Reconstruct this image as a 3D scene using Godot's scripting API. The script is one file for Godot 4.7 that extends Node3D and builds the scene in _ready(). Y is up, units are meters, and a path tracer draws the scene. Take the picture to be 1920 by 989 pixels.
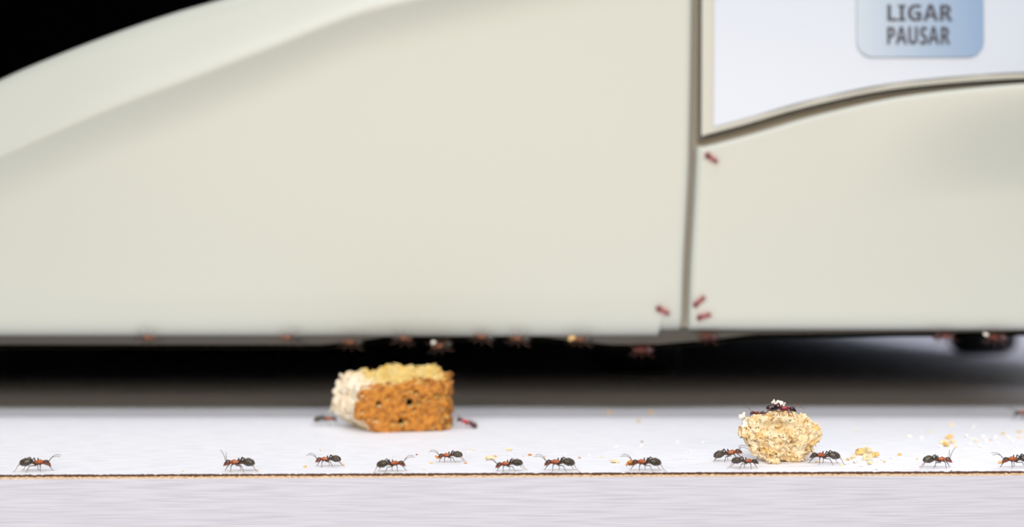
extends Node3D
# A cream kitchen appliance on a white laminate board, with bread and ants. Metres, y up, camera looks down -z.
const F := 2427.0          # focal length in pixels of the 1920x989 frame
const HIGH := 0.0363       # lens above the board
const FACE := 0.353        # distance of the appliance's front
var cam: Camera3D
var used := {}
var noise := FastNoiseLite.new()
var fine := FastNoiseLite.new()
var rng := RandomNumberGenerator.new()

# ---------------------------------------------------------------- small helpers
func numbered(called: String) -> String:
	var n: int = used.get(called, 0)
	used[called] = n + 1
	return called if n == 0 else "%s_%03d" % [called, n]

func tag(o: Node3D, label: String, category: String, group := "", kind := "") -> void:
	if label != "": o.set_meta("label", label)
	if category != "": o.set_meta("category", category)
	if group != "": o.set_meta("group", group)
	if kind != "": o.set_meta("kind", kind)

func thing(called: String, at: Vector3) -> Node3D:
	var o := Node3D.new()
	o.name = numbered(called)
	add_child(o, true)
	o.position = at
	return o

func mesh(called: String, m: Mesh, mat: Material, parent: Node = null) -> MeshInstance3D:
	var o := MeshInstance3D.new()
	o.mesh = m
	o.name = called if parent else numbered(called)
	o.material_override = mat
	o.cast_shadow = GeometryInstance3D.SHADOW_CASTING_SETTING_ON
	(parent if parent else self).add_child(o, true)
	return o

func plain(r: int, g: int, b: int, rough := 0.5) -> StandardMaterial3D:
	var m := StandardMaterial3D.new()
	m.albedo_color = Color8(r, g, b)
	m.roughness = rough
	return m

func tinted(rough: float) -> StandardMaterial3D:
	var m := StandardMaterial3D.new()
	m.vertex_color_use_as_albedo = true
	m.roughness = rough
	return m

func lin(r: int, g: int, b: int) -> Color:
	return Color8(r, g, b).srgb_to_linear()

func ray(px: float, py: float) -> Vector3:
	return cam.transform.basis * Vector3((px - 960.0) / F, -(py - 494.5) / F, -1.0)

func on_board(px: float, py: float) -> Vector3:        # the board's point seen there
	var r := ray(px, py)
	return cam.position + r * (-HIGH / r.y)

func at_depth(px: float, py: float, d: float) -> Vector3:
	var r := ray(px, py)
	return cam.position + r * (d / -r.z)

func ax(px: float) -> float:                           # the same in the plane of the appliance's front
	return (px - 960.0) * FACE / F

func ay(py: float) -> float:
	return HIGH - (py - 536.0) * FACE / F

func curve(points: Array, x: float) -> float:          # smooth curve through [x, y] pairs
	var n := points.size()
	if x <= points[0][0]:
		return points[0][1] + (x - points[0][0]) * (points[1][1] - points[0][1]) / (points[1][0] - points[0][0])
	for i in n - 1:
		if x <= points[i + 1][0]:
			var a: Array = points[i]
			var b: Array = points[i + 1]
			var p: Array = points[maxi(i - 1, 0)]
			var q: Array = points[mini(i + 2, n - 1)]
			var w: float = b[0] - a[0]
			var t: float = (x - a[0]) / w
			var ma: float = (b[1] - p[1]) / (b[0] - p[0]) * w
			var mb: float = (q[1] - a[1]) / (q[0] - a[0]) * w
			var t2 := t * t
			var t3 := t2 * t
			return (2 * t3 - 3 * t2 + 1) * a[1] + (t3 - 2 * t2 + t) * ma + (3 * t2 - 2 * t3) * b[1] + (t3 - t2) * mb
	return points[n - 1][1] + (x - points[n - 1][0]) * (points[n - 1][1] - points[n - 2][1]) / (points[n - 1][0] - points[n - 2][0])

func lattice(rows: Array, smooth := true) -> ArrayMesh:  # rows of points, bottom to top, left to right, seen from +z
	var st := SurfaceTool.new()
	st.begin(Mesh.PRIMITIVE_TRIANGLES)
	st.set_smooth_group(0 if smooth else -1)
	for j in rows.size() - 1:
		var a: Array = rows[j]
		var b: Array = rows[j + 1]
		for i in a.size() - 1:
			for v in [a[i], b[i], b[i + 1], a[i], b[i + 1], a[i + 1]]:
				st.add_vertex(v)
	st.index()
	st.generate_normals()
	return st.commit()

func slab(outline: PackedVector2Array, z_front: float, z_back: float, bevel: float) -> ArrayMesh:  # an outline in x, y with a chamfered front edge; outline counter-clockwise seen from +z
	var st := SurfaceTool.new()
	st.begin(Mesh.PRIMITIVE_TRIANGLES)
	st.set_smooth_group(-1)
	var inner := outline
	if bevel > 0.0:
		var got := Geometry2D.offset_polygon(outline, -bevel, Geometry2D.JOIN_MITER)
		if got.size() > 0: inner = got[0]
	var tri := Geometry2D.triangulate_polygon(inner)
	for i in range(0, tri.size(), 3):
		var p := inner[tri[i]]
		var q := inner[tri[i + 1]]
		var r := inner[tri[i + 2]]
		if (q - p).cross(r - p) > 0.0:
			var s := q
			q = r
			r = s
		for v in [p, q, r]: st.add_vertex(Vector3(v.x, v.y, z_front))
	var n := outline.size()
	if bevel > 0.0 and inner.size() == n:
		var off := 0
		var best := 1e9
		for k in n:
			var d := inner[k].distance_to(outline[0])
			if d < best:
				best = d
				off = k
		for i in n:
			var a := outline[i]
			var b := outline[(i + 1) % n]
			var c := inner[(i + off) % n]
			var d := inner[(i + 1 + off) % n]
			for v in [Vector3(c.x, c.y, z_front), Vector3(b.x, b.y, z_front - bevel), Vector3(a.x, a.y, z_front - bevel), Vector3(c.x, c.y, z_front), Vector3(d.x, d.y, z_front), Vector3(b.x, b.y, z_front - bevel)]:
				st.add_vertex(v)
	for i in n:
		var a := outline[i]
		var b := outline[(i + 1) % n]
		var z := z_front - bevel
		for v in [Vector3(a.x, a.y, z), Vector3(b.x, b.y, z), Vector3(b.x, b.y, z_back), Vector3(a.x, a.y, z), Vector3(b.x, b.y, z_back), Vector3(a.x, a.y, z_back)]:
			st.add_vertex(v)
	st.generate_normals()
	return st.commit()

func box_mesh(a: Vector3, b: Vector3) -> ArrayMesh:
	return slab(PackedVector2Array([Vector2(a.x, a.y), Vector2(b.x, a.y), Vector2(b.x, b.y), Vector2(a.x, b.y)]), b.z, a.z, 0.0)

func lathe(profile: Array, sides := 48) -> ArrayMesh:
	var rows := []
	for p in profile:
		var row := []
		for i in sides + 1:
			var t := TAU * i / sides
			row.append(Vector3(p[0] * sin(t), p[1], p[0] * cos(t)))
		rows.append(row)
	return lattice(rows)

# ---------------------------------------------------------------- solids from a distance field (millimetres)
var field := PackedFloat32Array()
var owner_of := PackedByteArray()
var gx := 0
var gy := 0
var gz := 0
var g0 := Vector3.ZERO
var cell := 0.05

func grid(lo: Vector3, hi: Vector3, c: float) -> void:
	cell = c
	g0 = lo
	gx = int((hi.x - lo.x) / c) + 2
	gy = int((hi.y - lo.y) / c) + 2
	gz = int((hi.z - lo.z) / c) + 2
	field.resize(gx * gy * gz)
	field.fill(9.0)
	owner_of.resize(gx * gy * gz)
	owner_of.fill(0)

func bone(a: Vector3, ra: float, b: Vector3, rb: float, k: float, id: int, reach := 0.0) -> void:  # joins one tapered capsule
	var m := maxf(ra, rb) + k + 2.5 * cell + reach
	var lo := (a.min(b) - Vector3(m, m, m) - g0) / cell
	var hi := (a.max(b) + Vector3(m, m, m) - g0) / cell
	var ab := b - a
	var ll := maxf(ab.length_squared(), 1e-9)
	var dr := rb - ra
	var far := k + 2.5 * cell + reach
	for z in range(maxi(int(lo.z), 0), mini(int(hi.z) + 1, gz)):
		for y in range(maxi(int(lo.y), 0), mini(int(hi.y) + 1, gy)):
			var at := (z * gy + y) * gx
			var p := g0 + Vector3(0, y, z) * cell - a
			for x in range(maxi(int(lo.x), 0), mini(int(hi.x) + 1, gx)):
				var q := Vector3(p.x + x * cell, p.y, p.z)
				var t := clampf(q.dot(ab) / ll, 0.0, 1.0)
				var d := (q - ab * t).length() - ra - dr * t
				if d > far: continue
				var f := field[at + x]
				if d < f: owner_of[at + x] = id
				var h := k - absf(d - f)
				f = minf(d, f)
				if h > 0.0: f -= h * h / k * 0.25
				field[at + x] = f

func nets(paint: Callable, steep := 2.0, mirror := false) -> ArrayMesh:  # surface nets; result in metres
	var where := PackedInt32Array()
	where.resize(gx * gy * gz)
	where.fill(-1)
	var vs := PackedVector3Array()
	var ns := PackedVector3Array()
	var cs := PackedColorArray()
	var ids := PackedInt32Array()
	var live := PackedInt32Array()
	var sx := 1
	var sy := gx
	var sz := gx * gy
	var far := steep * cell
	var flip := -1.0 if mirror else 1.0
	for z in gz - 1:
		for y in gy - 1:
			var at := (z * gy + y) * gx
			for x in gx - 1:
				var b := at + x
				var f0 := field[b]
				if f0 > far or f0 < -far: continue
				var f1 := field[b + 1]
				var f2 := field[b + sy]
				var f3 := field[b + sy + 1]
				var f4 := field[b + sz]
				var f5 := field[b + sz + 1]
				var f6 := field[b + sz + sy]
				var f7 := field[b + sz + sy + 1]
				var n := int(f0 < 0) + int(f1 < 0) + int(f2 < 0) + int(f3 < 0) + int(f4 < 0) + int(f5 < 0) + int(f6 < 0) + int(f7 < 0)
				if n == 0 or n == 8: continue
				var s := Vector3.ZERO
				var c := 0
				if (f0 < 0) != (f1 < 0): s += Vector3(f0 / (f0 - f1), 0, 0); c += 1
				if (f2 < 0) != (f3 < 0): s += Vector3(f2 / (f2 - f3), 1, 0); c += 1
				if (f4 < 0) != (f5 < 0): s += Vector3(f4 / (f4 - f5), 0, 1); c += 1
				if (f6 < 0) != (f7 < 0): s += Vector3(f6 / (f6 - f7), 1, 1); c += 1
				if (f0 < 0) != (f2 < 0): s += Vector3(0, f0 / (f0 - f2), 0); c += 1
				if (f1 < 0) != (f3 < 0): s += Vector3(1, f1 / (f1 - f3), 0); c += 1
				if (f4 < 0) != (f6 < 0): s += Vector3(0, f4 / (f4 - f6), 1); c += 1
				if (f5 < 0) != (f7 < 0): s += Vector3(1, f5 / (f5 - f7), 1); c += 1
				if (f0 < 0) != (f4 < 0): s += Vector3(0, 0, f0 / (f0 - f4)); c += 1
				if (f1 < 0) != (f5 < 0): s += Vector3(1, 0, f1 / (f1 - f5)); c += 1
				if (f2 < 0) != (f6 < 0): s += Vector3(0, 1, f2 / (f2 - f6)); c += 1
				if (f3 < 0) != (f7 < 0): s += Vector3(1, 1, f3 / (f3 - f7)); c += 1
				var p := g0 + (Vector3(x, y, z) + s / c) * cell
				var g := Vector3(f1 + f3 + f5 + f7 - f0 - f2 - f4 - f6, f2 + f3 + f6 + f7 - f0 - f1 - f4 - f5, f4 + f5 + f6 + f7 - f0 - f1 - f2 - f3).normalized()
				where[b] = vs.size()
				live.append(b)
				cs.append(paint.call(p, g, owner_of[b]))
				vs.append(Vector3(p.x * flip, p.y, p.z) * 0.001)
				ns.append(Vector3(g.x * flip, g.y, g.z))
	for b in live:
		var f := field[b] < 0
		for way in [[sx, sy, sz], [sy, sz, sx], [sz, sx, sy]]:
			if f == (field[b + way[0]] < 0): continue
			var u: int = way[1]
			var v: int = way[2]
			if b < u + v: continue
			var q0 := where[b - u - v]
			var q1 := where[b - v]
			var q2 := where[b]
			var q3 := where[b - u]
			if q0 < 0 or q1 < 0 or q2 < 0 or q3 < 0: continue
			if f != mirror: ids.append_array([q0, q2, q1, q0, q3, q2])
			else: ids.append_array([q0, q1, q2, q0, q2, q3])
	var arrays := []
	arrays.resize(Mesh.ARRAY_MAX)
	arrays[Mesh.ARRAY_VERTEX] = vs
	arrays[Mesh.ARRAY_NORMAL] = ns
	arrays[Mesh.ARRAY_COLOR] = cs
	arrays[Mesh.ARRAY_INDEX] = ids
	var m := ArrayMesh.new()
	m.add_surface_from_arrays(Mesh.PRIMITIVE_TRIANGLES, arrays)
	return m

# ---------------------------------------------------------------- ants: heading +x, feet on y = 0, near side +z (millimetres)
# owner ids: 1 gaster, 2 waist, 3 rear thorax, 4 front thorax, 5 head, 6 jaws, 7 antenna, 8 thigh, 9 shin, 10 foot, 11 eye
var palettes := {
	"wood": [lin(58, 52, 45), lin(84, 52, 38), lin(112, 62, 36), lin(158, 78, 38), lin(66, 52, 45), lin(122, 56, 30), lin(92, 66, 50), lin(52, 40, 34), lin(76, 54, 42), lin(152, 104, 70), lin(12, 11, 11)],
	"dark": [lin(56, 50, 44), lin(66, 48, 38), lin(96, 58, 42), lin(144, 68, 34), lin(50, 41, 37), lin(50, 36, 30), lin(74, 56, 46), lin(50, 40, 34), lin(70, 52, 42), lin(140, 98, 70), lin(12, 11, 11)],
	"red": [lin(40, 24, 30), lin(120, 20, 28), lin(156, 24, 30), lin(188, 32, 34), lin(66, 22, 28), lin(120, 40, 34), lin(130, 60, 54), lin(116, 40, 42), lin(140, 62, 60), lin(176, 110, 100), lin(12, 11, 11)],
	"maroon": [lin(30, 22, 30), lin(84, 22, 30), lin(110, 24, 34), lin(132, 28, 38), lin(44, 22, 30), lin(90, 34, 36), lin(96, 52, 56), lin(84, 34, 40), lin(104, 50, 54), lin(140, 90, 90), lin(12, 11, 11)],
	"rust_dimmed": [lin(60, 26, 22), lin(110, 40, 28), lin(92, 38, 26), lin(100, 42, 28), lin(84, 34, 26), lin(92, 40, 28), lin(90, 60, 60), lin(90, 40, 32), lin(100, 50, 40), lin(130, 80, 60), lin(12, 11, 11)],  # rusty brown, darkened to stand in for shade on ants under the edge
	"rim": [lin(44, 37, 32), lin(110, 62, 40), lin(112, 64, 38), lin(134, 74, 40), lin(100, 58, 38), lin(112, 62, 40), lin(90, 66, 54), lin(84, 58, 46), lin(104, 74, 58), lin(130, 96, 74), lin(12, 11, 11)],
	"small": [lin(112, 30, 40), lin(140, 36, 46), lin(150, 40, 50), lin(156, 44, 52), lin(116, 32, 42), lin(130, 40, 46), lin(190, 96, 100), lin(176, 80, 86), lin(190, 96, 100), lin(206, 130, 130), lin(40, 12, 16)],
}
var stances := {
	"antennae_ahead": {"head": 0.0, "feel": [[2.45, 2.05, 0.2], [3.05, 2.75, 0.45], [3.6, 3.02, 0.6], [4.25, 3.12, 0.75], [4.95, 2.98, 0.85]], "far_feel": [[2.45, 2.08, -0.2], [2.95, 2.85, -0.4], [3.4, 3.2, -0.5], [4.0, 3.3, -0.6], [4.6, 3.15, -0.7]]},
	"antennae_raised": {"head": 0.0, "feel": [[2.35, 2.1, 0.2], [2.5, 2.9, 0.4], [2.68, 3.4, 0.5], [2.95, 3.9, 0.55], [3.3, 4.35, 0.6]], "far_feel": [[2.3, 2.1, -0.2], [2.35, 2.9, -0.4], [2.38, 3.2, -0.5], [2.44, 3.5, -0.55], [2.52, 3.75, -0.6]]},
	"antennae_low": {"head": 0.12, "feel": [[2.45, 2.1, 0.2], [2.6, 2.75, 0.6], [3.2, 2.62, 0.8], [3.75, 2.35, 0.9], [4.3, 1.98, 1.0]], "far_feel": [[2.35, 2.12, -0.2], [2.5, 2.85, -0.5], [3.0, 2.95, -0.6], [3.5, 2.8, -0.7], [4.1, 2.55, -0.8]]},
	"spread": {"head": 0.35, "flat": true, "feel": [[2.5, 1.15, 0.25], [2.95, 1.3, 1.0], [3.35, 1.25, 1.25], [3.9, 1.15, 1.4], [4.4, 1.0, 1.45]], "far_feel": [[2.5, 1.15, -0.25], [2.95, 1.3, -1.0], [3.35, 1.25, -1.2], [3.9, 1.15, -1.3], [4.4, 1.0, -1.3]]},
}
var ant_meshes := {}

func v3(a: Array) -> Vector3:
	return Vector3(a[0], a[1], a[2])

func limb(points: Array, radii: Array, ids: Array, k := 0.05) -> void:
	for i in points.size() - 1:
		bone(v3(points[i]), radii[i], v3(points[i + 1]), radii[i + 1], k, ids[i])

func ant_mesh(stance: String, palette: String, mirrored: bool) -> ArrayMesh:
	var key := "%s %s %s" % [stance, palette, mirrored]
	if ant_meshes.has(key): return ant_meshes[key]
	var s: Dictionary = stances[stance]
	var flat: bool = s.has("flat")
	var dy := -0.9 if flat else 0.0
	var wide := 1.25 if palette == "small" else 1.0
	grid(Vector3(-4.8, -0.15, -2.8), Vector3(5.2, 4.5, 2.8), 0.055)
	var b := func(x0, y0, r0, x1, y1, r1, k, id): bone(Vector3(x0, y0 + dy, 0), r0 * wide, Vector3(x1, y1 + dy, 0), r1 * wide, k, id)
	# gaster
	b.call(-1.16, 1.97, 0.34, -1.5, 1.94, 0.64, 0.10, 1)
	b.call(-1.5, 1.94, 0.64, -2.02, 1.88, 0.80, 0.10, 1)
	b.call(-2.02, 1.88, 0.80, -2.6, 1.76, 0.66, 0.10, 1)
	b.call(-2.6, 1.76, 0.66, -3.1, 1.60, 0.24, 0.10, 1)
	# waist with its upright scale
	b.call(-1.25, 1.78, 0.15, -0.72, 1.66, 0.14, 0.10, 2)
	b.call(-0.82, 1.68, 0.17, -0.72, 2.22, 0.10, 0.08, 2)
	# thorax
	b.call(-0.62, 1.66, 0.18, -0.22, 1.74, 0.38, 0.12, 3)
	b.call(-0.22, 1.74, 0.38, 0.2, 1.82, 0.37, 0.12, 3)
	b.call(0.25, 1.88, 0.38, 0.78, 1.96, 0.45, 0.12, 4)
	b.call(0.78, 1.96, 0.45, 1.15, 1.98, 0.24, 0.12, 4)
	b.call(0.5, 1.55, 0.22, 0.95, 1.6, 0.22, 0.12, 4)
	b.call(1.15, 1.98, 0.19, 1.45, 2.0, 0.2, 0.08, 4)
	# head, turned about the neck
	var tilt: float = s.head
	var neck := Vector3(1.45, 2.0 + dy, 0)
	var h := func(x, y, z): return neck + Vector3(x, y, z).rotated(Vector3(0, 0, 1), tilt)
	bone(h.call(0.05, -0.02, 0), 0.26 * wide, h.call(0.45, -0.16, 0), 0.51 * wide, 0.1, 5)
	bone(h.call(0.45, -0.16, 0), 0.51 * wide, h.call(0.95, -0.48, 0), 0.35 * wide, 0.1, 5)
	bone(h.call(0.5, -0.3, 0.0), 0.36 * wide, h.call(1.1, -0.62, 0), 0.22 * wide, 0.1, 6)
	for z in [0.14, -0.14]:
		bone(h.call(1.05, -0.6, z), 0.15, h.call(1.42, -0.86, z * 0.5), 0.06, 0.06, 6)
	for z in [0.36, -0.36]:
		bone(h.call(0.5, 0.0, z * wide), 0.13, h.call(0.6, -0.06, z * wide), 0.13, 0.03, 11)
	# antennae: scape, then the jointed whip
	for feel in [s.feel, s.far_feel]:
		limb([h.call(0.85, -0.25, feel[0][2])].map(func(p): return [p.x, p.y, p.z]) + feel, [0.07, 0.062, 0.066, 0.055, 0.06, 0.05], [7, 7, 7, 7, 7], 0.03)
	# legs: coxa, thigh, shin, foot
	var legs: Array
	if flat:
		legs = []
		for z in [1.0, -1.0]:
			legs.append([[0.85, 0.7, 0.25 * z], [1.5, 1.15, 1.05 * z], [2.1, 0.45, 1.7 * z], [2.4, 0.08, 2.1 * z], [2.7, 0.05, 2.3 * z]])
			legs.append([[0.35, 0.65, 0.28 * z], [0.4, 1.25, 1.2 * z], [0.2, 0.45, 2.0 * z], [0.1, 0.08, 2.4 * z], [0.0, 0.05, 2.65 * z]])
			legs.append([[-0.15, 0.65, 0.28 * z], [-1.0, 1.35, 1.1 * z], [-2.2, 0.6, 1.8 * z], [-2.9, 0.08, 2.1 * z], [-3.3, 0.05, 2.3 * z]])
	else:
		legs = [
			[[0.88, 1.62, 0.25], [1.0, 1.42, 0.7], [1.14, 1.2, 0.95], [1.16, 0.35, 1.08], [1.3, 0.05, 1.15]],
			[[0.95, 1.6, -0.25], [1.6, 1.55, -0.75], [2.3, 0.85, -1.1], [2.65, 0.2, -1.3], [2.9, 0.05, -1.4]],
			[[0.3, 1.5, 0.28], [0.05, 1.3, 0.8], [-0.9, 1.28, 1.1], [-1.35, 0.35, 1.3], [-1.55, 0.05, 1.4]],
			[[0.35, 1.5, -0.28], [0.0, 2.5, -0.85], [-0.1, 1.4, -1.2], [-0.25, 0.3, -1.5], [-0.1, 0.05, -1.7]],
			[[-0.15, 1.5, 0.28], [-1.0, 2.95, 0.8], [-2.1, 2.3, 0.98], [-3.15, 1.35, 1.1], [-3.75, 0.3, 1.0], [-4.3, 0.05, 0.9]],
			[[-0.15, 1.5, -0.28], [-0.7, 2.55, -0.85], [-2.0, 1.6, -1.25], [-2.5, 1.1, -1.4], [-3.1, 0.2, -1.6], [-3.5, 0.05, -1.7]],
		]
	for leg in legs:
		if leg.size() == 6: limb(leg, [0.19, 0.105, 0.09, 0.075, 0.058, 0.05], [8, 9, 9, 10, 10])
		else: limb(leg, [0.19, 0.115, 0.085, 0.06, 0.05], [8, 9, 9, 10])
	var colours: Array = palettes[palette]
	var bright := palette == "wood" or palette == "dark"
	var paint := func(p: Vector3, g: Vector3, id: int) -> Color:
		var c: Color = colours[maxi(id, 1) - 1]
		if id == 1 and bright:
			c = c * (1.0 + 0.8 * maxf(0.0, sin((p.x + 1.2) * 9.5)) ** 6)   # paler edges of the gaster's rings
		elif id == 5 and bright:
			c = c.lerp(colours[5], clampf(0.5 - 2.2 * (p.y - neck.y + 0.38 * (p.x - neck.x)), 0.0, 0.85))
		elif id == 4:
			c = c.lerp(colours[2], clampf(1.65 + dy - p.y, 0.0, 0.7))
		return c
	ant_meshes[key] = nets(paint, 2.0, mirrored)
	return ant_meshes[key]

var shell := {}
func ant(label: String, group: String, at: Vector3, left: bool, stance: String, palette: String, size := 1.0, pitch := 0.0, yaw := 0.0, upright := true) -> MeshInstance3D:
	if not shell.has(palette):
		var m := tinted(0.34)
		m.clearcoat_enabled = true
		m.clearcoat = 0.25
		m.clearcoat_roughness = 0.3
		shell[palette] = m
	var o := mesh("ant", ant_mesh(stance, palette, left), shell[palette])
	var side := -1.0 if left else 1.0
	var turn := Basis(Vector3.UP, deg_to_rad(yaw) * side) * Basis(Vector3(0, 0, 1), deg_to_rad(pitch) * side)
	if not upright: turn = Basis(Vector3.RIGHT, PI / 2) * Basis(Vector3.UP, deg_to_rad(pitch) * side)   # clings to an upright face, back to the room
	o.transform = Transform3D(turn.scaled(Vector3.ONE * size), at)
	tag(o, label, "ant", group)
	return o

# ---------------------------------------------------------------- crumbs
var crumb_meshes := []
var crumb_tones := {}

func make_crumb_meshes() -> void:
	for n in 6:
		rng.seed = 40 + n
		grid(Vector3(-1.5, -1.5, -1.5), Vector3(1.5, 1.5, 1.5), 0.1)
		for i in 5:
			var p := Vector3(rng.randf_range(-0.55, 0.55), rng.randf_range(-0.3, 0.3), rng.randf_range(-0.45, 0.45))
			bone(p, rng.randf_range(0.28, 0.5), p * 0.2, rng.randf_range(0.3, 0.42), 0.15, 1, 0.5)
		for z in gz:
			for y in gy:
				for x in gx:
					var b := (z * gy + y) * gx + x
					if field[b] < 1.0:
						var p := g0 + Vector3(x, y, z) * cell
						field[b] += 0.2 * fine.get_noise_3d(p.x * 0.8 + n * 9.0, p.y * 0.8, p.z * 0.8) + 0.05
		crumb_meshes.append(nets(func(p: Vector3, _g: Vector3, _id: int) -> Color: return Color.WHITE * (0.86 + 0.3 * noise.get_noise_3d(p.x * 2.0, p.y * 2.0, p.z * 2.0)), 4.0))
	for t in [["white", 250, 247, 240], ["cream", 240, 222, 182], ["gold", 230, 192, 124], ["orange", 214, 146, 66], ["brown", 150, 96, 56], ["dark", 70, 52, 40]]:
		var m := tinted(0.85)
		m.albedo_color = Color8(t[1], t[2], t[3])
		crumb_tones[t[0]] = m

func crumb(at: Vector3, wide: float, tone: String, label: String, group: String, flat := 0.75) -> MeshInstance3D:
	var n := crumb_meshes.size()
	var o := mesh("bread_crumb", crumb_meshes[rng.randi() % n], crumb_tones[tone])
	var s := wide * 0.5 / 0.0008
	o.transform = Transform3D(Basis(Vector3.UP, rng.randf() * TAU).scaled(Vector3(s, s * flat, s)), at)
	tag(o, label, "crumb", group)
	return o

# ---------------------------------------------------------------- the scene
func _ready() -> void:
	# camera
	cam = Camera3D.new()
	cam.name = "camera"
	add_child(cam)
	cam.position = Vector3(0, HIGH, 0)
	cam.rotation.x = atan(41.5 / F)
	cam.near = 0.01
	cam.far = 20.0
	var lens := CameraAttributesPhysical.new()
	lens.frustum_focal_length = 35.0 / (2.0 * 494.5 / F)
	lens.frustum_focus_distance = 0.264
	lens.exposure_aperture = 19.0
	lens.frustum_near = 0.01
	lens.frustum_far = 20.0
	cam.attributes = lens
	cam.fov = rad_to_deg(2.0 * atan(494.5 / F))
	# surroundings: a dark room
	var env := Environment.new()
	env.background_mode = Environment.BG_COLOR
	env.background_color = Color(0.012, 0.013, 0.015)
	env.tonemap_mode = Environment.TONE_MAPPER_LINEAR
	env.tonemap_exposure = 1.0
	env.sdfgi_enabled = true
	env.ssao_enabled = true
	env.ssil_enabled = true
	var we := WorldEnvironment.new()
	we.name = "surroundings"
	we.environment = env
	add_child(we)
	# soft boxes: above, high in front, and one behind to the right; plus an added low fill
	for l in [
		["overhead_softbox", Vector3(0.0, 0.72, -0.263), Vector3(0.0, 0.0, -0.263), Vector2(0.7, 0.16), 2.0, Color(1.0, 1.0, 1.0)],
		["front_softbox", Vector3(-0.05, 0.64, 0.50), Vector3(0.0, 0.02, -0.33), Vector2(0.9, 0.14), 7.7, Color(1.0, 1.0, 1.0)],
		["low_fill", Vector3(0.0, 0.19, 0.50), Vector3(0.0, 0.02, -0.35), Vector2(0.9, 0.14), 3.9, Color(1.0, 0.92, 0.80)],  # warm fill added to lift the shade under the appliance
		["side_softbox", Vector3(1.05, 0.42, -0.85), Vector3(0.25, 0.0, -0.72), Vector2(0.4, 0.25), 7.0, Color(0.97, 0.96, 1.0)],
	]:
		var a := AreaLight3D.new()
		a.name = l[0]
		add_child(a)
		a.look_at_from_position(l[1], l[2], Vector3.FORWARD if l[0] == "overhead_softbox" else Vector3.UP)
		a.area_size = l[3]
		a.area_normalize_energy = false
		a.light_energy = l[4]
		a.light_color = l[5]
		a.area_range = 6.0
		a.area_attenuation = 2.0
		a.shadow_enabled = true
	noise.seed = 3
	noise.frequency = 0.5
	noise.fractal_type = FastNoiseLite.FRACTAL_FBM
	noise.fractal_octaves = 3
	fine.seed = 11
	fine.frequency = 1.6
	fine.fractal_type = FastNoiseLite.FRACTAL_RIDGED
	fine.fractal_octaves = 3
	rng.seed = 7

	build_room()
	build_board()
	build_appliance()
	build_crust()
	build_lump()
	make_crumb_meshes()
	build_ants()
	build_crumbs()

func build_room() -> void:
	var dark := plain(7, 9, 11, 0.95)
	dark.metallic_specular = 0.05
	for w in [
		["wall_back", Vector3(-2.3, -0.95, -2.6), Vector3(2.3, 1.7, -2.5), "unlit black wall far behind the appliance", "wall"],
		["wall_front", Vector3(-2.3, -0.95, 1.5), Vector3(2.3, 1.7, 1.6), "dark wall behind the camera", "wall"],
		["wall_left", Vector3(-2.3, -0.95, -2.5), Vector3(-2.2, 1.7, 1.5), "dark wall on the left of the room", "wall"],
		["wall_right", Vector3(2.2, -0.95, -2.5), Vector3(2.3, 1.7, 1.5), "dark wall on the right of the room", "wall"],
		["ceiling", Vector3(-2.3, 1.7, -2.6), Vector3(2.3, 1.8, 1.6), "dark ceiling over the whole room", "ceiling"],
		["floor", Vector3(-2.3, -1.0, -2.6), Vector3(2.3, -0.9, 1.6), "dark floor under the counter", "floor"],
	]:
		tag(mesh(w[0], box_mesh(w[1], w[2]), dark), w[3], w[4], "", "structure")

func grain(high: bool) -> NoiseTexture2D:
	var n := FastNoiseLite.new()
	n.seed = 5 if high else 21
	n.frequency = 0.11 if high else 0.02
	n.fractal_octaves = 4
	var t := NoiseTexture2D.new()
	t.width = 1024
	t.height = 1024
	t.seamless = true
	t.noise = n
	return t

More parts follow.
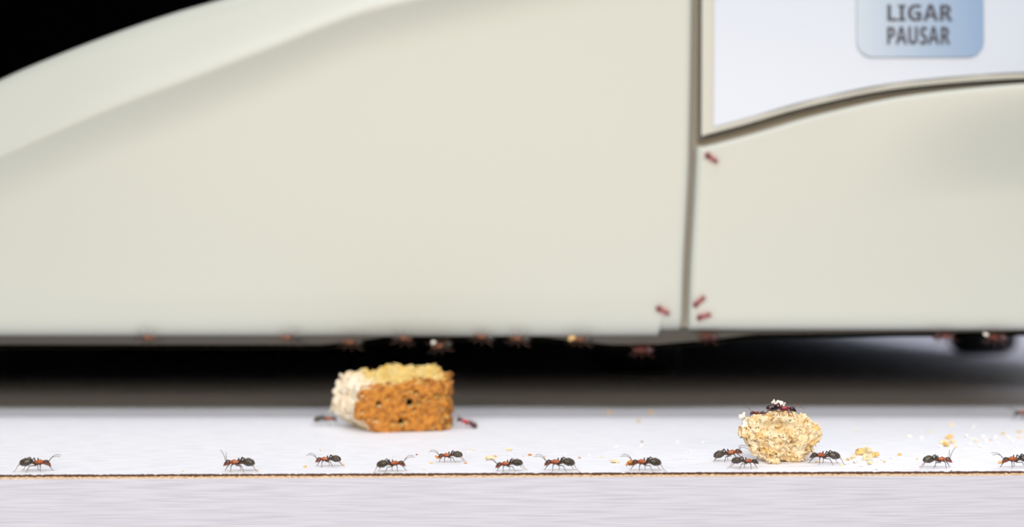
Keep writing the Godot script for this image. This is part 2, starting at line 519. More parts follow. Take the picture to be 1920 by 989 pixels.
func build_board() -> void:
	var top := plain(239, 242, 252, 0.58)
	var relief := grain(true)
	relief.as_normal_map = true
	relief.bump_strength = 1.1
	var wash := grain(true)
	var g := Gradient.new()
	g.set_color(0, Color(0.925, 0.915, 0.925))
	g.set_color(1, Color(1, 1, 1))
	g.set_offset(0, 0.25)
	g.set_offset(1, 0.6)
	wash.color_ramp = g
	for pair in [[top, 0]]:
		var m: StandardMaterial3D = pair[0]
		m.uv1_triplanar = true
		m.uv1_world_triplanar = true
		m.uv1_scale = Vector3(1.0, 18, 18)
		m.normal_enabled = true
		m.normal_texture = relief
		m.normal_scale = 0.25
		m.albedo_texture = wash
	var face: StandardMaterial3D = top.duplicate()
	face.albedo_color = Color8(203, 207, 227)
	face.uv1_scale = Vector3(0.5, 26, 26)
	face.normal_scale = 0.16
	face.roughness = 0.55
	var board := thing("laminate_board", Vector3(0, 0, -0.2507))
	board.rotation.y = atan(5.0 / 198.4)
	tag(board, "white laminate board with wood grain, brown seam and tan core along its front edge", "board", "")
	mesh("top_sheet", box_mesh(Vector3(-0.9, -0.0012, -1.1), Vector3(0.9, 0, 0)), top, board)
	mesh("core", box_mesh(Vector3(-0.9, -0.022, -1.1), Vector3(0.9, -0.0012, -0.0006)), plain(196, 160, 120, 0.9), board)
	# the ragged brown glue line and the tan chipped core line under it, then the banded front
	var n := 2000
	var upper := []
	var mid := []
	var low := []
	for i in n + 1:
		var x := -0.4 + 0.8 * i / n
		upper.append(Vector3(x, 0.00004 + 0.00011 * noise.get_noise_2d(x * 2600.0, 3.0), 0.00012))
		mid.append(Vector3(x, -0.00032 + 0.0002 * noise.get_noise_2d(x * 3400.0, 9.0), 0.00012 + 0.0001 * noise.get_noise_2d(x * 9000.0, 2.0)))
		low.append(Vector3(x, -0.00078 + 0.00014 * noise.get_noise_2d(x * 2200.0, 30.0), 0.0003))
	var back_row := func(r): return r.map(func(p): return Vector3(p.x, p.y, -0.0004))
	mesh("glue_line", lattice([back_row.call(mid), mid, upper, back_row.call(upper)], false), plain(86, 60, 46, 0.9), board)
	var tan_m := plain(204, 180, 152, 0.9)
	var speck := grain(true)
	var gs := Gradient.new()
	gs.set_color(0, Color(0.8, 0.76, 0.72))
	gs.set_color(1, Color(1, 1, 1))
	gs.set_offset(0, 0.3)
	gs.set_offset(1, 0.55)
	speck.color_ramp = gs
	tan_m.albedo_texture = speck
	tan_m.uv1_triplanar = true
	tan_m.uv1_scale = Vector3(9, 30, 30)
	mesh("core_edge", lattice([back_row.call(low), low, mid, back_row.call(mid)], false), tan_m, board)
	mesh("counter_body", box_mesh(Vector3(-0.88, -0.9, -1.08), Vector3(0.88, -0.022, -0.02)), plain(60, 58, 60, 0.7), board)
	mesh("edge_band", box_mesh(Vector3(-0.9, -0.022, -0.0006), Vector3(0.9, -0.00072, 0.0004)), face, board)

# centre of the upright gap between the two front panels, in pixels of the front plane
func gap(y: float) -> float:
	return ax(curve([[-400.0, 1309.0], [0.0, 1306.0], [230.0, 1302.0], [340.0, 1298.0], [500.0, 1289.0], [620.0, 1285.0]], 536.0 - (y - HIGH) * F / FACE))

func build_appliance() -> void:
	var o := thing("kitchen_appliance", Vector3.ZERO)
	tag(o, "large cream plastic kitchen appliance with arched top and white control panel", "appliance")
	var cream := plain(177, 182, 178, 0.38)
	var z0 := -FACE
	var top_line := [[ax(-1600.0), ay(590.0)], [ax(-900.0), ay(480.0)], [ax(-300.0), ay(272.0)], [ax(0.0), ay(129.0)], [ax(85.0), ay(93.0)], [ax(170.0), ay(60.0)], [ax(260.0), ay(28.0)], [ax(350.0), ay(0.0)], [ax(700.0), ay(-90.0)], [ax(1300.0), ay(-170.0)]]
	var crease := [[ax(-1600.0), ay(760.0)], [ax(-900.0), ay(650.0)], [ax(-300.0), ay(440.0)], [ax(0.0), ay(300.0)], [ax(200.0), ay(212.0)], [ax(350.0), ay(155.0)], [ax(500.0), ay(97.0)], [ax(700.0), ay(22.0)], [ax(1300.0), ay(-110.0)]]
	# left panel: swept up to its arched top edge; unseen left tail lengthened to shade the board
	var columns := []
	var step := ax(1238.0)
	var x := ax(-1550.0)
	while x < ax(1262.0):
		if absf(x - step) > 0.0009: columns.append(x)
		x += 0.0016 if x > ax(-150.0) else 0.006
	columns.append(step - 0.0004)
	columns.append(step + 0.0004)
	columns.sort()
	var xs_end := 5
	var rows := []
	var nr := 96
	for j in range(-3, nr + 5):
		var row := []
		for i in columns.size() + xs_end:
			var cx: float = columns[mini(i, columns.size() - 1)]
			var low := ay(633.0) if cx < step else ay(621.5)
			var high := curve(top_line, cx)
			var fold := curve(crease, cx)
			var t := clampf(float(j) / nr, 0.0, 1.0)
			var y := lerpf(low, high, t)
			if t < 0.12: y = low + (lerpf(low, high, 0.12) - low) * (t / 0.12) ** 1.7
			elif t > 0.9: y = lerpf(low, high, 0.9) + lerpf(0.0, high - lerpf(low, high, 0.9), 1.0 - ((1.0 - t) / 0.1) ** 1.7)
			var z := z0
			var r := 0.0050
			var up := y - low
			if up < r: z -= r - sqrt(maxf(r * r - (r - up) * (r - up), 0.0))
			z -= 0.00035 * smoothstep(0.012, 0.0, up)
			var s := y - fold
			z += 0.0021 * pow(clampf((s + 0.014) / 0.0145, 0.0, 1.0), 2.2)
			if s > 0.0: z -= s * s / (s + 0.004) * 0.30
			var down := high - y
			var r2 := 0.005
			if down < r2: z -= (r2 - sqrt(maxf(r2 * r2 - (r2 - down) * (r2 - down), 0.0))) * 0.9
			if j < 0:
				z = z0 - r - [0.0004, 0.004, 0.02][-j - 1]
				y = low
			if j > nr:
				z -= [0.003, 0.02, 0.09, 0.25][j - nr - 1]
				y = high - [0.0, 0.0002, 0.002, 0.02][j - nr - 1]
			var px := cx
			if i >= columns.size():
				var q := i - columns.size()
				var edge := gap(y) - 0.00095
				px = edge - [0.0022, 0.0009, 0.0003, 0.0, 0.0][q]
				if j >= 0 and j <= nr: z -= [0.0, 0.0, 0.0003, 0.001, 0.006][q]
			elif cx > ax(1225.0) and cx > step + 0.001:
				px = lerpf(step + 0.001, gap(y) - 0.0036, (cx - step - 0.001) / (ax(1262.0) - step - 0.001))
			row.append(Vector3(px, y, z))
		rows.append(row)
	mesh("front_shell", lattice(rows), cream, o)
	# lower right panel, under the arched groove
	var arc := [[1200.0, 296.0], [1310.0, 270.0], [1400.0, 246.0], [1500.0, 217.0], [1650.0, 184.0], [1800.0, 167.0], [1960.0, 158.0], [2400.0, 150.0]]
	rows = []
	nr = 60
	for j in range(-2, nr + 2):
		var row := []
		for i in 62:
			var t := clampf(float(j) / nr, 0.0, 1.0)
			var low := ay(619.5)
			var u := clampf((i - 3) / 50.0, 0.0, 1.0)
			var base_x := lerpf(ax(1294.0), 0.197, u)
			var high := ay(curve(arc, 960.0 + base_x * F / FACE))
			if t < 0.15: t = 0.15 * (t / 0.15) ** 1.7
			if t > 0.9: t = 0.9 + 0.1 * (1.0 - ((1.0 - t) / 0.1) ** 1.7)
			var y := lerpf(low, high, t)
			var left := gap(y) + 0.00095
			var px := lerpf(left + 0.0022, 0.197, u)
			var z := z0
			var up := y - low
			if up < 0.0034: z -= 0.0034 - sqrt(maxf(0.0034 ** 2 - (0.0034 - up) ** 2, 0.0))
			var down := high - y
			if down < 0.0008: z -= 0.0008 - sqrt(maxf(0.0008 ** 2 - (0.0008 - down) ** 2, 0.0))
			z += 0.0075 * smoothstep(0.3, 1.0, u * 1.25) * smoothstep(0.030, 0.0, down)
			if i < 3:
				px = left + [0.0, 0.0, 0.0006][i]
				z -= [0.006, 0.001, 0.0002][i]
			if i > 53:
				var q := (i - 53) / 8.0
				px = 0.197 + 0.012 * sin(q * PI / 2) + 0.07 * maxf(0.0, q - 0.5)
				z = z0 - 0.012 * (1.0 - cos(q * PI / 2)) - 0.50 * maxf(0.0, q - 0.5)
			if j < 0:
				y = low
				z -= [0.0008, 0.016][-j - 1]
			if j > nr:
				z -= 0.006
				y = high
			row.append(Vector3(px, y, z))
		rows.append(row)
	mesh("lower_panel", lattice(rows), cream, o)
	# control panel: cream rim, pale blue-white face, blue button
	var rim := PackedVector2Array()
	var pane := PackedVector2Array()
	for k in 61:
		var px := lerpf(1311.5, 2330.0, k / 60.0)
		rim.append(Vector2(maxf(ax(px), gap(ay(curve(arc, px) - 9.5)) + 0.00095), ay(curve(arc, px) - 9.5)))
	rim.append(Vector2(ax(2330.0), ay(-330.0)))
	rim.append(Vector2(gap(ay(-330.0)) + 0.00095, ay(-330.0)))
	for k in 57:
		var px := lerpf(1336.0, 2310.0, k / 56.0)
		pane.append(Vector2(ax(px), ay(curve(arc, px) - 22.0)))
	pane.append(Vector2(ax(2310.0), ay(-310.0)))
	pane.append(Vector2(ax(1340.0), ay(-310.0)))
	mesh("panel_rim", slab(rim, z0 - 0.0003, z0 - 0.006, 0.0007), plain(178, 180, 174, 0.4), o)
	var control := mesh("control_panel", slab(pane, z0 + 0.0001, z0 - 0.003, 0.0004), plain(184, 195, 213, 0.3), o)
	control.set_meta("label", "glossy bluish white control panel")
	var badge := PackedVector2Array()
	for c in [[1638.0, 77.0, 180.0], [1816.0, 77.0, 270.0], [1816.0, -50.0, 0.0], [1638.0, -50.0, 90.0]]:
		for k in 9:
			var a := deg_to_rad(c[2] + 90.0 * k / 8.0)
			badge.append(Vector2(ax(c[0] + 31.0 * cos(a)), ay(c[1] - 31.0 * sin(a))))
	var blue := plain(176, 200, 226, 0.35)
	var side_fade := GradientTexture2D.new()  # paler blue at the left, deeper blue at the right
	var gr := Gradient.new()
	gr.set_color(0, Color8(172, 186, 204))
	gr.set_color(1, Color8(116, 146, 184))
	side_fade.gradient = gr
	side_fade.width = 256
	side_fade.height = 16
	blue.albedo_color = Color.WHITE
	blue.albedo_texture = side_fade
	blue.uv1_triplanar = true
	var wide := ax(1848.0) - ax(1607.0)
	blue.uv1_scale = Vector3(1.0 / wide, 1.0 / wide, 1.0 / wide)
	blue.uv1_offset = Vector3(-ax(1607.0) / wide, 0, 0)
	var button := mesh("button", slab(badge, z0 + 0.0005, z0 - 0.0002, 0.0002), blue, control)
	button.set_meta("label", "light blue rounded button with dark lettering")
	var ink := plain(52, 50, 62, 0.6)
	var face := SystemFont.new()
	face.font_names = PackedStringArray(["Droid Sans"])
	face.font_weight = 700
	for w in [["LIGAR", 1724.0, 24.0, 122.0, 31.0], ["PAUSAR", 1722.0, 67.0, 118.0, 34.0]]:
		var tm := TextMesh.new()
		tm.text = w[0]
		tm.font = face
		tm.font_size = 64
		tm.pixel_size = 0.0001
		tm.depth = 0.0002
		var size := tm.get_aabb().size
		var letters := mesh("lettering", tm, ink, control)
		letters.position = Vector3(ax(w[1]), ay(w[2]), z0 + 0.0006)
		letters.scale = Vector3((ax(w[3]) - ax(0.0)) / size.x, (ay(0.0) - ay(w[4])) / size.y, 1.0)
	# what shows at the bottom of the gaps, the hidden casing and the dark base with its arch; base and rear casing lengthened to shade the board
	mesh("inner_casing", box_mesh(Vector3(0.03, 0.0246, z0 - 0.24), Vector3(0.196, 0.16, z0 - 0.0036)), plain(128, 122, 112, 0.6), o)
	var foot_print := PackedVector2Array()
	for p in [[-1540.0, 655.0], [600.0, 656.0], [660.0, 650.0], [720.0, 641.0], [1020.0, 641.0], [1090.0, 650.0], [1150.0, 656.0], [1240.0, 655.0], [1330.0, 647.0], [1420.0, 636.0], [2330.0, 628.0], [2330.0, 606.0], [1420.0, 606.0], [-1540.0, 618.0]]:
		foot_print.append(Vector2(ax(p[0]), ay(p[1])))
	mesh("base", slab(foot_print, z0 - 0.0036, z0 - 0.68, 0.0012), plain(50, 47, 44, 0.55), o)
	mesh("rear_casing", box_mesh(Vector3(0.16, 0.0232, z0 - 0.68), Vector3(0.285, 0.17, z0 - 0.15)), cream, o)
	var rubber := plain(15, 15, 17, 0.7)
	for f in [[0.0514, -0.538, 0.0178], [-0.235, -0.538, 0.0178], [0.2507, -0.69, 0.0176], [-0.2, -0.69, 0.0176]]:
		var foot := mesh("foot", lathe([[0.0001, 0.0], [f[2] * 0.62, 0.0002], [f[2] * 0.86, 0.0018], [f[2] * 0.97, 0.005], [f[2], 0.011], [f[2], 0.026], [0.0001, 0.026]]), rubber, o)
		foot.position = Vector3(f[0], 0.0, f[1])

# ---------------------------------------------------------------- bread
func smax(a: float, b: float, k: float) -> float:
	var h := maxf(k - absf(a - b), 0.0) / k
	return maxf(a, b) + h * h * k * 0.25

func build_crust() -> void:
	# local millimetres round (-31, 0, -331): +z towards the camera
	var corner := [Vector2(-6.3, 11.3), Vector2(15.0, 7.0), Vector2(15.4, -7.5), Vector2(-14.8, -6.5)]   # front left, front right, back right, back left
	var planes := []
	for i in 4:
		var a: Vector2 = corner[i]
		var b: Vector2 = corner[(i + 1) % 4]
		var d := (b - a).normalized()
		var n := Vector2(-d.y, d.x)
		if n.dot(a) < 0.0: n = -n
		planes.append([n, n.dot(a)])
	var lid := Plane(Vector3(-6.3, 11.2, 11.3), Vector3(15.0, 13.5, 7.0), Vector3(8.0, 15.9, -7.5))
	if lid.normal.y < 0: lid = -lid
	rng.seed = 99
	grid(Vector3(-17.5, -0.6, -10), Vector3(19.5, 18.5, 13.5), 0.28)
	var pits := []
	var front: Vector2 = planes[0][0]
	var along := Vector2(-front.y, front.x)
	if along.x < 0: along = -along
	for p in [[0.22, 0.55, 0.8], [0.58, 0.56, 1.0], [0.68, 0.55, 0.7], [0.65, 0.75, 0.7], [0.52, 0.66, 0.6], [0.63, 0.42, 0.55], [0.48, 0.2, 0.9], [0.4, 0.18, 0.6], [0.73, 0.64, 0.5], [0.33, 0.68, 0.5]]:
		var at: Vector2 = corner[0] + along * (p[0] * 21.4)
		pits.append([Vector3(at.x, p[1] * 13.0, at.y) + Vector3(front.x, 0, front.y) * 0.15, p[2]])
	for i in 60:
		var at: Vector2 = corner[0] + along * rng.randf_range(0.5, 21.0)
		pits.append([Vector3(at.x, rng.randf_range(0.6, 13.2), at.y) + Vector3(front.x, 0, front.y) * 0.2, rng.randf_range(0.22, 0.5)])
	for z in gz:
		for y in gy:
			for x in gx:
				var p := g0 + Vector3(x, y, z) * cell
				var q := Vector2(p.x, p.z)
				var fr: float = planes[0][0].dot(q) - planes[0][1]
				var ri: float = planes[1][0].dot(q) - planes[1][1]
				var ba: float = planes[2][0].dot(q) - planes[2][1]
				var le: float = planes[3][0].dot(q) - planes[3][1] + 0.35 * absf(p.y - 6.0) - 1.2 + maxf(0.0, 3.5 - p.y) * 0.9
				var d := smax(fr, ri, 3.2)
				d = smax(d, ba, 2.0)
				d = smax(d, le, 1.4)
				d = smax(d, lid.distance_to(p) + 0.25 * maxf(0.0, 3.0 + le) * 0.6, 1.1)
				d = smax(d, (p.x - 11.5) * 0.45 + (p.y - 15.0) * 0.89, 0.8)
				d = smax(d, -p.y, 0.6)
				if absf(d) < 2.2:
					var skin := clampf((fr + 1.2) / 1.2, 0.0, 1.0)
					var torn := 1.0 - skin
					d += noise.get_noise_3d(p.x * 0.7, p.y * 0.7, p.z * 0.7) * (0.32 + 1.5 * torn)
					d += (fine.get_noise_3d(p.x * 0.3, p.y * 0.3, p.z * 0.3)) * (0.08 + 0.28 * torn)
					if fr > -2.0:
						for pit in pits:
							var w: Vector3 = p - pit[0]
							var through := w.dot(Vector3(front.x, 0, front.y))
							w -= Vector3(front.x, 0, front.y) * through * 0.65
							var e: float = pit[1] - w.length()
							if e > -0.4: d = smax(d, e, 0.25)
				field[(z * gy + y) * gx + x] = d
	var paint := func(p: Vector3, g: Vector3, _id: int) -> Color:
		var q := Vector2(p.x, p.z)
		var fr: float = planes[0][0].dot(q) - planes[0][1]
		var ri: float = planes[1][0].dot(q) - planes[1][1]
		var le: float = planes[3][0].dot(q) - planes[3][1]
		var n := noise.get_noise_3d(p.x * 1.1 + 40.0, p.y * 1.1, p.z * 1.1)
		var n2 := noise.get_noise_3d(p.x * 3.0, p.y * 3.0 + 70.0, p.z * 3.0)
		var inside := lin(246, 235, 214).lerp(lin(238, 212, 172), clampf(0.5 + n, 0, 1))
		var gold := lin(226, 184, 92).lerp(lin(228, 204, 140), clampf(0.5 + n * 1.2 + n2 * 0.6, 0, 1))
		var crust := lin(206, 134, 40).lerp(lin(150, 84, 20), clampf(0.45 + n * 1.1 + n2 * 0.9, 0, 1))
		crust = crust.lerp(lin(206, 146, 82), clampf(n2 * 1.6 - 0.25, 0.0, 0.7))
		var c := inside.lerp(gold, smoothstep(-1.5, -7.0, le))
		var depth := maxf(fr, ri * 0.8)
		return c.lerp(crust, smoothstep(-2.3 + n, -0.9 + n, depth) * smoothstep(0.85, 0.6, g.y))
	var m := tinted(0.8)
	m.albedo_color = Color(0.9, 0.92, 0.95)
	var o := mesh("bread_crust", nets(paint, 4.0), m)
	o.position = Vector3(-0.0311, 0.0, -0.3298)
	tag(o, "chunk of bread with a browned pitted crust and pale torn end", "bread")

func build_lump() -> void:
	grid(Vector3(-10.5, -0.4, -7.5), Vector3(10.5, 13.5, 7.5), 0.15)
	for s in [[-3.4, 5.7, 0, 3.9], [3.0, 5.6, 0, 4.1], [0, 5.4, 0.2, 4.5], [-5.9, 6.0, 0, 2.5], [6.0, 5.7, 0, 2.6], [-1.5, 2.4, 0.4, 3.0], [2.8, 2.5, 0, 3.0], [5.2, 3.0, 0.0, 1.6], [-4.6, 3.2, 0.5, 2.0], [-2.9, 0.9, 4.2, 0.9], [-1.6, 0.8, 4.4, 0.75], [0.3, 11.2, -1.2, 1.1], [-0.5, 11.6, -1.2, 0.8], [0.6, 10.2, -1.1, 1.0], [3.2, 8.8, -0.8, 1.5], [4.9, 7.9, 0, 1.7], [-5.2, 7.6, 0, 1.7], [-2.6, 8.4, 0, 1.5], [-7.0, 8.2, 0, 1.05], [-6.4, 7.4, 0, 1.3], [-7.6, 9.0, 0.0, 0.75], [-4.5, 8.4, 0, 1.3], [-1.0, 8.9, -1.0, 1.3], [2.6, 10.0, -1.2, 0.55]]:
		var p := Vector3(s[0], s[1], s[2])
		bone(p, s[3], p + Vector3(0.01, 0, 0), s[3], 0.8, 1, 1.3)
	for z in gz:
		for y in gy:
			for x in gx:
				var b := (z * gy + y) * gx + x
				var d := field[b]
				if absf(d) < 1.7:
					var p := g0 + Vector3(x, y, z) * cell
					d += 1.0 * noise.get_noise_3d(p.x * 1.1 + 5.0, p.y * 1.1, p.z * 1.1)
					var pore := fine.get_noise_3d(p.x * 0.4, p.y * 0.4, p.z * 0.4)
					d += 0.3 * pore + 0.05
					var hole := noise.get_noise_3d(p.x * 1.7 + 60.0, p.y * 1.7, p.z * 1.7)
					if hole > 0.29: d += (hole - 0.29) * 3.5
					field[b] = maxf(d, -p.y + 0.02)
	var paint := func(p: Vector3, _g: Vector3, _id: int) -> Color:
		var n := noise.get_noise_3d(p.x * 0.7 + 20.0, p.y * 0.7, p.z * 0.7)
		var n2 := noise.get_noise_3d(p.x * 3.0, p.y * 3.0 + 20.0, p.z * 3.0)
		var c := lin(236, 220, 184).lerp(lin(222, 186, 120), clampf(0.35 + n * 1.5 + n2 * 0.5, 0.0, 1.0))
		c = c.lerp(lin(190, 130, 62), smoothstep(0.40, 0.5, n2) * 0.8)
		if p.x < -6.9 and p.y > 7.3 or p.y > 10.4: c = lin(238, 232, 220)
		return c
	var m := tinted(0.85)
	m.albedo_color = Color(0.95, 0.95, 0.97)
	var o := mesh("bread_lump", nets(paint, 6.0), m)
	o.position = Vector3(0.0553, 0.0, -0.268)
	tag(o, "large cream lump of torn bread crumb swarmed by five ants", "bread")

# ---------------------------------------------------------------- ants in their places
func carried(px: float, py: float, d: float, wide: float, tone: String, label: String) -> void:
	crumb(at_depth(px, py, d), wide, tone, label, "crumbs carried by ants", 0.95)

func build_ants() -> void:
	var row := "ants in the row along the front edge"
	ant("leftmost front-row ant, facing right alone on the clean white board", row, on_board(68, 885.3), false, "antennae_ahead", "wood")
	ant("second front-row ant from the left, facing left with antennae held upright", row, on_board(446, 885.3), true, "antennae_raised", "wood", 1.0)
	ant("ant facing left in front of the bread crust's left end, crumb at its hind foot", row, on_board(614, 876), true, "antennae_ahead", "wood", 0.84, -2)
	ant("ant facing right in the front row, just below the bread crust", row, on_board(736, 886), false, "antennae_ahead", "wood", 0.92, 3)
	ant("ant carrying an orange crumb, standing back from the row below the crust's right end", row, on_board(843, 868), true, "antennae_ahead", "wood", 0.84, -4)
	ant("ant with lowered head facing left beside a pale flake of bread", row, on_board(954, 885.4), true, "antennae_ahead", "wood", 0.88, -6)
	ant("ant facing left in mid front row, no crumb in its jaws", row, on_board(1047, 884.5), true, "antennae_ahead", "wood", 0.98)
	ant("front-row ant carrying a large orange crumb, left of the bread lump", row, on_board(1209, 884.3), true, "antennae_ahead", "wood", 0.98)
	ant("ant with raised front biting the left side of the bread lump", "ants around the bread lump", on_board(1369, 866), false, "antennae_low", "wood", 0.97, 9)
	ant("dark-headed ant in front of the bread lump's lower left corner", "ants around the bread lump", on_board(1398, 880), false, "antennae_low", "dark", 0.86, -2, -8)
	ant("dark-headed ant biting the right side of the bread lump", "ants around the bread lump", on_board(1545, 871.5), true, "antennae_low", "dark", 1.0, 1)
	ant("ant facing right alone on the board, right of the crumb heap", row, on_board(1760, 878.5), false, "antennae_raised", "wood", 0.95)
	ant("ant with a golden crumb, cut off by the right edge of the photo", row, on_board(1905, 878.5), true, "antennae_ahead", "wood", 0.98, -3)
	ant("blurred ant at the far right, behind the scattered crumbs near the appliance", "ants near the appliance", on_board(1922, 788), true, "antennae_ahead", "dark", 1.05)
	ant("blurred ant touching the pale torn end of the bread crust", "ants around the bread crust", on_board(612, 799), false, "antennae_ahead", "wood", 0.98, 2)
	ant("bright red ant with dark gaster, leaning on the right end of the bread crust", "ants around the bread crust", on_board(870, 804), true, "antennae_low", "red", 0.92, 22)
	ant("red ant with black gaster standing on top of the bread lump", "ants around the bread lump", at_depth(1466, 783, 0.2607), false, "antennae_low", "maroon", 0.98, -4)
	ant("rusty ant half hidden behind the bread lump's upper left edge", "ants around the bread lump", at_depth(1421, 787, 0.2715), true, "antennae_ahead", "rust_dimmed", 0.66, 10)
	# jaws of the carriers
	carried(818.5, 857, 0.265, 0.0011, "orange", "small orange crumb in the jaws of the ant below the crust's right end")
	carried(1180, 869, 0.2515, 0.0019, "orange", "large orange crumb in the jaws of the ant left of the bread lump")
	carried(1875.5, 868, 0.2555, 0.0011, "gold", "golden crumb in the jaws of the ant at the photo's right edge")
	carried(1481, 779.5, 0.2605, 0.0008, "orange", "tiny orange crumb in the jaws of the red ant on the lump")
	# ants clinging to the appliance's lower edge
	var rim := "ants along the appliance's lower edge"
	var z := FACE - 0.0002
	for a in [
		[275, 633, false, -2, "rim", "leftmost ant on the appliance's lower edge, facing right"],
		[543, 633, true, 4, "rim", "ant on the appliance's lower edge above and left of the bread crust, facing left"],
		[661, 642, true, 2, "rim", "ant under the appliance's edge directly above the bread crust's pale end"],
		[754, 634, false, -8, "rim", "ant facing right on the appliance's edge above the middle of the bread crust"],
		[828, 648, true, -10, "rim", "low-hanging ant with a white crumb above the bread crust's right end"],
		[907, 632, true, 10, "rim", "ant on the appliance's edge just right of the crust, tilted up at its tail"],
		[974, 635, true, 4, "rim", "ant on the appliance's edge, next left of the ant carrying a tan crumb there"],
		[1090, 636, true, 2, "rim", "ant on the appliance's edge carrying a tan crumb, left of the step"],
		[1327, 631, true, 6, "rust_dimmed", "dim ant on the dark base just right of the upright gap"],
		[1768, 632, false, 3, "rust_dimmed", "ant under the lower right panel, just left of the black foot"],
		[1866, 633, true, 4, "rust_dimmed", "ant with a white crumb in front of the black foot at the far right"],
		[1205, 656, true, 0, "rust_dimmed", "barely visible dark red ant on the shadowed base above the round front foot"],
	]:
		var d := z if a[1] < 640 else FACE + 0.0012
		if a[0] == 1205 or a[0] == 1327: d = FACE + 0.0034
		ant(a[5], rim, at_depth(a[0], a[1], d), a[2], "spread", a[4], 0.92, a[3], 0, false)
	carried(811, 643, 0.3518, 0.0017, "white", "white crumb in the jaws of the low-hanging ant above the crust")
	carried(1071, 635, 0.3508, 0.0024, "gold", "tan crumb carried along the appliance's edge, left of its step")
	carried(1850, 628, 0.3508, 0.0015, "white", "white crumb carried by the ant in front of the far right foot")
	var climb := "small red ants climbing the appliance's front"
	for a in [
		[1334, 297, false, -35, "small red ant on the cream panel just under the corner of the control panel"],
		[1243, 583, false, -27, "small red ant left of the upright gap, near the appliance's bottom edge"],
		[1311, 565, false, 41, "small red ant right of the upright gap, climbing steeply, upper of the two there"],
		[1320, 593, false, 15, "small red ant right of the upright gap, nearly level, lower of the two there"],
	]:
		ant(a[4], climb, at_depth(a[0], a[1], FACE + (0.0001 if a[1] > 320 else 0.0)), a[2], "spread", "small", 0.66, a[3], 0, false)

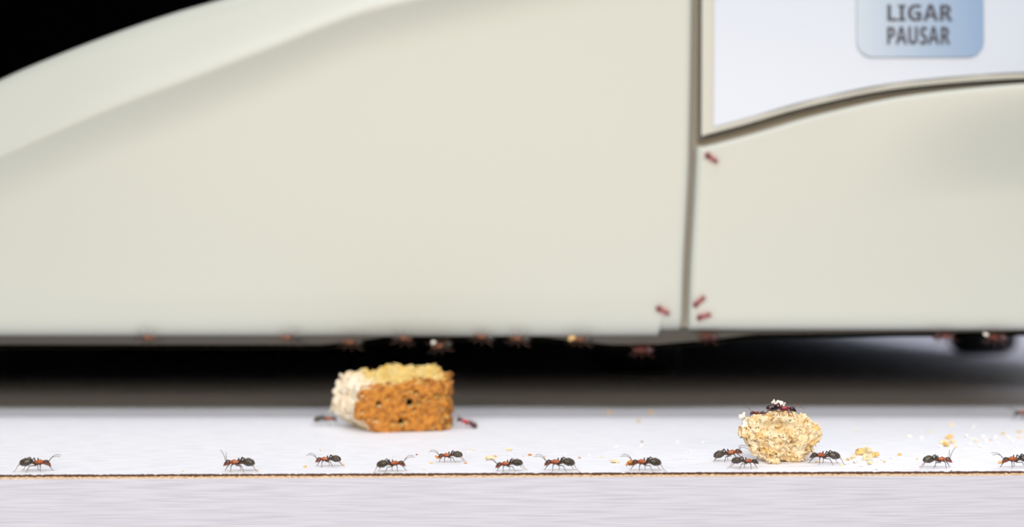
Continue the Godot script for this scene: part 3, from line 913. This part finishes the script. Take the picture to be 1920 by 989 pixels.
func build_crumbs() -> void:
	rng.seed = 1234
	var g := "crumbs scattered on the board"
	for c in [
		[342, 885, 5, "gold", "lone golden crumb by the board's edge, left of the second front-row ant"],
		[570, 878, 10, "gold", "flat golden crumb left of the ant under the crust's left end"],
		[601, 846, 6, "cream", "faint cream crumb above the back of the ant under the crust's left end"],
		[603, 877, 4, "orange", "orange speck between the legs of the ant under the crust's left end"],
		[643, 872, 8, "cream", "cream crumb at the hind foot of the ant under the crust's left end"],
		[781, 854, 6, "brown", "brown crumb between the ant below the crust and the orange crumb carrier"],
		[738, 858, 4, "cream", "tiny cream crumb above the waist of the ant below the bread crust"],
		[797, 882, 7, "cream", "cream crumb near the board's edge, right of the ant below the crust"],
		[809, 870, 7, "gold", "golden crumb just below the orange crumb carried under the crust"],
		[872, 870, 7, "orange", "orange-brown crumb at the hind foot of the ant below the crust's right end"],
		[875, 849, 9, "white", "white crumb just right of the gaster of the ant below the crust's right end"],
		[890, 846, 8, "cream", "cream crumb right of the white crumb beyond the crust carrier's gaster"],
		[919, 863, 24, "cream", "wide pale flake of bread left of the ant with lowered head"],
		[928, 858, 10, "gold", "golden crumb on the right side of the wide pale flake"],
		[957, 846, 15, "cream", "pale flat crumb above the back of the ant with lowered head"],
		[981, 857, 5, "gold", "small golden crumb between two ants, left of the orange-tan crumb"],
		[994, 855, 9, "orange", "orange-tan crumb in front of the mid-row ant's antennae"],
		[1021, 858, 6, "gold", "golden crumb under the antennae of the mid-row ant"],
		[1060, 854, 5, "white", "white crumb just behind the back of the mid-row ant"],
		[1086, 860, 7, "orange", "orange crumb right of the mid-row ant's gaster"],
		[1103, 855, 8, "white", "white crumb right of the orange crumb behind the mid-row ant"],
		[899, 886, 6, "white", "white crumb by the board's edge, left of the ant with lowered head"],
		[1128, 859, 7, "cream", "cream crumb midway between the mid-row ant and the large crumb carrier"],
		[1153, 869, 19, "cream", "wide cream flake just left of the large orange crumb being carried"],
		[1155, 839, 7, "white", "white crumb standing farther back, left of the brown crumb"],
		[1204, 830, 6, "brown", "brown crumb far back above the ant with the large orange crumb"],
		[1201, 838, 9, "white", "white crumb right in front of the far brown crumb"],
		[1193, 851, 5, "white", "small white crumb above the antennae of the large crumb carrier"],
		[1272, 831, 8, "white", "white crumb far back between the large crumb carrier and the lump"],
		[1317, 831, 7, "white", "white crumb far back, nearest the left side of the lump"],
		[1293, 848, 9, "white", "white crumb in the middle distance left of the lump"],
		[1283, 864, 5, "white", "left of two close white crumbs right of the large crumb carrier"],
		[1291, 862, 5, "white", "right of two close white crumbs right of the large crumb carrier"],
		[1144, 776, 12, "gold", "blurred tan crumb in the appliance's shadow, left of two"],
		[1221, 776, 12, "gold", "blurred tan crumb in the appliance's shadow, right of two"],
		[1196, 792, 14, "gold", "flat blurred tan crumb just in front of the appliance's shadow"],
		[1413, 877, 6, "cream", "cream crumb at the front foot of the ant by the lump's lower left corner"],
		[1576, 874, 9, "cream", "cream crumb at the hind foot of the ant biting the lump's right side"],
		[1533, 868, 9, "cream", "cream crumb under the ant biting the lump's right side"],
		[1604, 809, 13, "white", "round white blurred crumb right of the bread lump"],
		[1643, 882, 4, "brown", "brown speck by the board's edge right of the crumb heap's front"],
		[1629, 878, 5, "white", "white crumb in front of the crumb heap"],
		[1660, 868, 8, "gold", "golden crumb just right of the crumb heap, lower one"],
		[1687, 855, 11, "gold", "golden crumb right of the crumb heap, level with its top"],
		[1678, 871, 7, "white", "white crumb below the two golden crumbs right of the heap"],
		[1673, 861, 8, "white", "white crumb touching the left of the upper golden crumb"],
		[1720, 863, 9, "cream", "cream crumb left of the lone ant facing right"],
		[1713, 877, 9, "white", "white crumb near the hind foot of the lone ant facing right"],
		[1707, 821, 12, "white", "round white crumb in the middle distance, left of the small crumb heap"],
		[1727, 823, 10, "white", "white crumb between the round white crumb and the small heap"],
		[1743, 812, 9, "cream", "pale crumb behind the left side of the small heap"],
		[1783, 799, 13, "cream", "pale blurred crumb directly behind the small heap"],
		[1784, 884, 4, "dark", "dark fleck by the board's edge in front of the lone ant facing right"],
		[1827, 802, 13, "white", "white blurred crumb at the back of the right-hand scatter"],
		[1811, 843, 5, "white", "small white crumb in front of the right-hand scatter, left end"],
		[1843, 841, 11, "white", "long white crumb in front of the right-hand scatter"],
		[1863, 877, 7, "white", "white crumb by the board's edge under the golden crumb carrier's load"],
	]:
		var p := on_board(c[0], c[1])
		var w: float = c[2] * -p.z / F
		crumb(p + Vector3(0, w * 0.16, 0), w, c[3], c[4], g, 0.55 if c[2] > 12 else 0.75)
	# the two little heaps and the loose drift at the right: each crumb a thing
	var big := "crumbs in the heap right of the bread lump"
	for c in [
		[1600, 859, 19, "cream", "cream crumb at the left end of the heap beside the bread lump"],
		[1613, 851, 23, "gold", "large golden crumb on the heap's left shoulder, beside the lump"],
		[1627, 847, 23, "cream", "large cream crumb topping the heap right of the lump"],
		[1639, 855, 20, "gold", "large golden crumb on the heap's right shoulder"],
		[1622, 861, 26, "cream", "largest cream crumb in the middle of the heap, front side"],
		[1606, 866, 16, "white", "white crumb at the front left foot of the heap"],
		[1643, 864, 15, "white", "white crumb at the front right foot of the heap"],
		[1633, 869, 14, "cream", "cream crumb at the very front of the heap"],
		[1596, 868, 11, "white", "small white crumb lying just left of the heap's front"],
		[1652, 861, 10, "white", "small white crumb lying just right of the heap"],
		[1608, 844, 8, "brown", "brown crumb on the heap's upper left"],
		[1629, 866, 7, "orange", "small orange crumb on the heap's front face"],
		[1618, 873, 10, "white", "small white crumb in front of the heap's middle"],
		[1590, 861, 9, "gold", "small golden crumb left of the heap, nearest the lump"],
	]:
		var p := on_board(c[0], c[1] + 3)
		var w: float = c[2] * -p.z / F
		crumb(p + Vector3(0, w * 0.24, 0), w, c[3], c[4], big, 0.9)
	var small := "crumbs in the small heap behind the lone ant"
	for c in [
		[1768, 832, 15, "cream", "cream crumb forming the left of the small heap behind the lone ant"],
		[1779, 822, 16, "gold", "golden crumb at the back and top of the small heap"],
		[1787, 831, 15, "cream", "cream crumb forming the right of the small heap"],
		[1777, 836, 17, "gold", "golden crumb at the front of the small heap"],
		[1764, 838, 10, "white", "white crumb at the front left corner of the small heap"],
		[1792, 838, 9, "cream", "small cream crumb at the front right corner of the small heap"],
	]:
		var p := on_board(c[0], c[1] + 2)
		var w: float = c[2] * -p.z / F
		crumb(p + Vector3(0, w * 0.24, 0), w, c[3], c[4], small, 0.95)
	var drift := "loose drift of blurred crumbs at the right"
	for c in [
		[1814, 820, 12, "white", "leftmost white crumb at the back of the right-hand drift"],
		[1823, 826, 13, "white", "large white crumb in the left part of the right-hand drift"],
		[1832, 829, 10, "cream", "cream crumb right of the drift's large left white crumb"],
		[1816, 834, 10, "white", "white crumb at the drift's front left"],
		[1841, 820, 11, "white", "white crumb at the back of the drift, left of its middle"],
		[1849, 828, 12, "white", "white crumb in the drift, just left of its small golden crumb"],
		[1858, 827, 8, "gold", "small golden crumb in the middle of the right-hand drift"],
		[1866, 822, 12, "white", "white crumb in the drift, just right of its small golden crumb"],
		[1879, 815, 11, "gold", "golden crumb at the back of the drift, left of two there"],
		[1890, 822, 12, "white", "white crumb in front of and between the drift's two golden back crumbs"],
		[1872, 832, 9, "white", "white crumb at the drift's front, right of its middle"],
		[1900, 830, 10, "white", "white crumb in the right part of the drift, second row"],
		[1909, 812, 11, "gold", "golden crumb at the back of the drift, right of two there"],
		[1914, 822, 11, "cream", "cream crumb at the drift's right end by the photo's edge"],
		[1837, 836, 8, "white", "small white crumb just behind the long white crumb"],
		[1904, 840, 7, "white", "small white crumb in front of the drift's right end"],
	]:
		var p := on_board(c[0], c[1])
		var w: float = c[2] * -p.z / F
		crumb(p + Vector3(0, w * 0.16, 0), w, c[3], c[4], drift, 0.6)
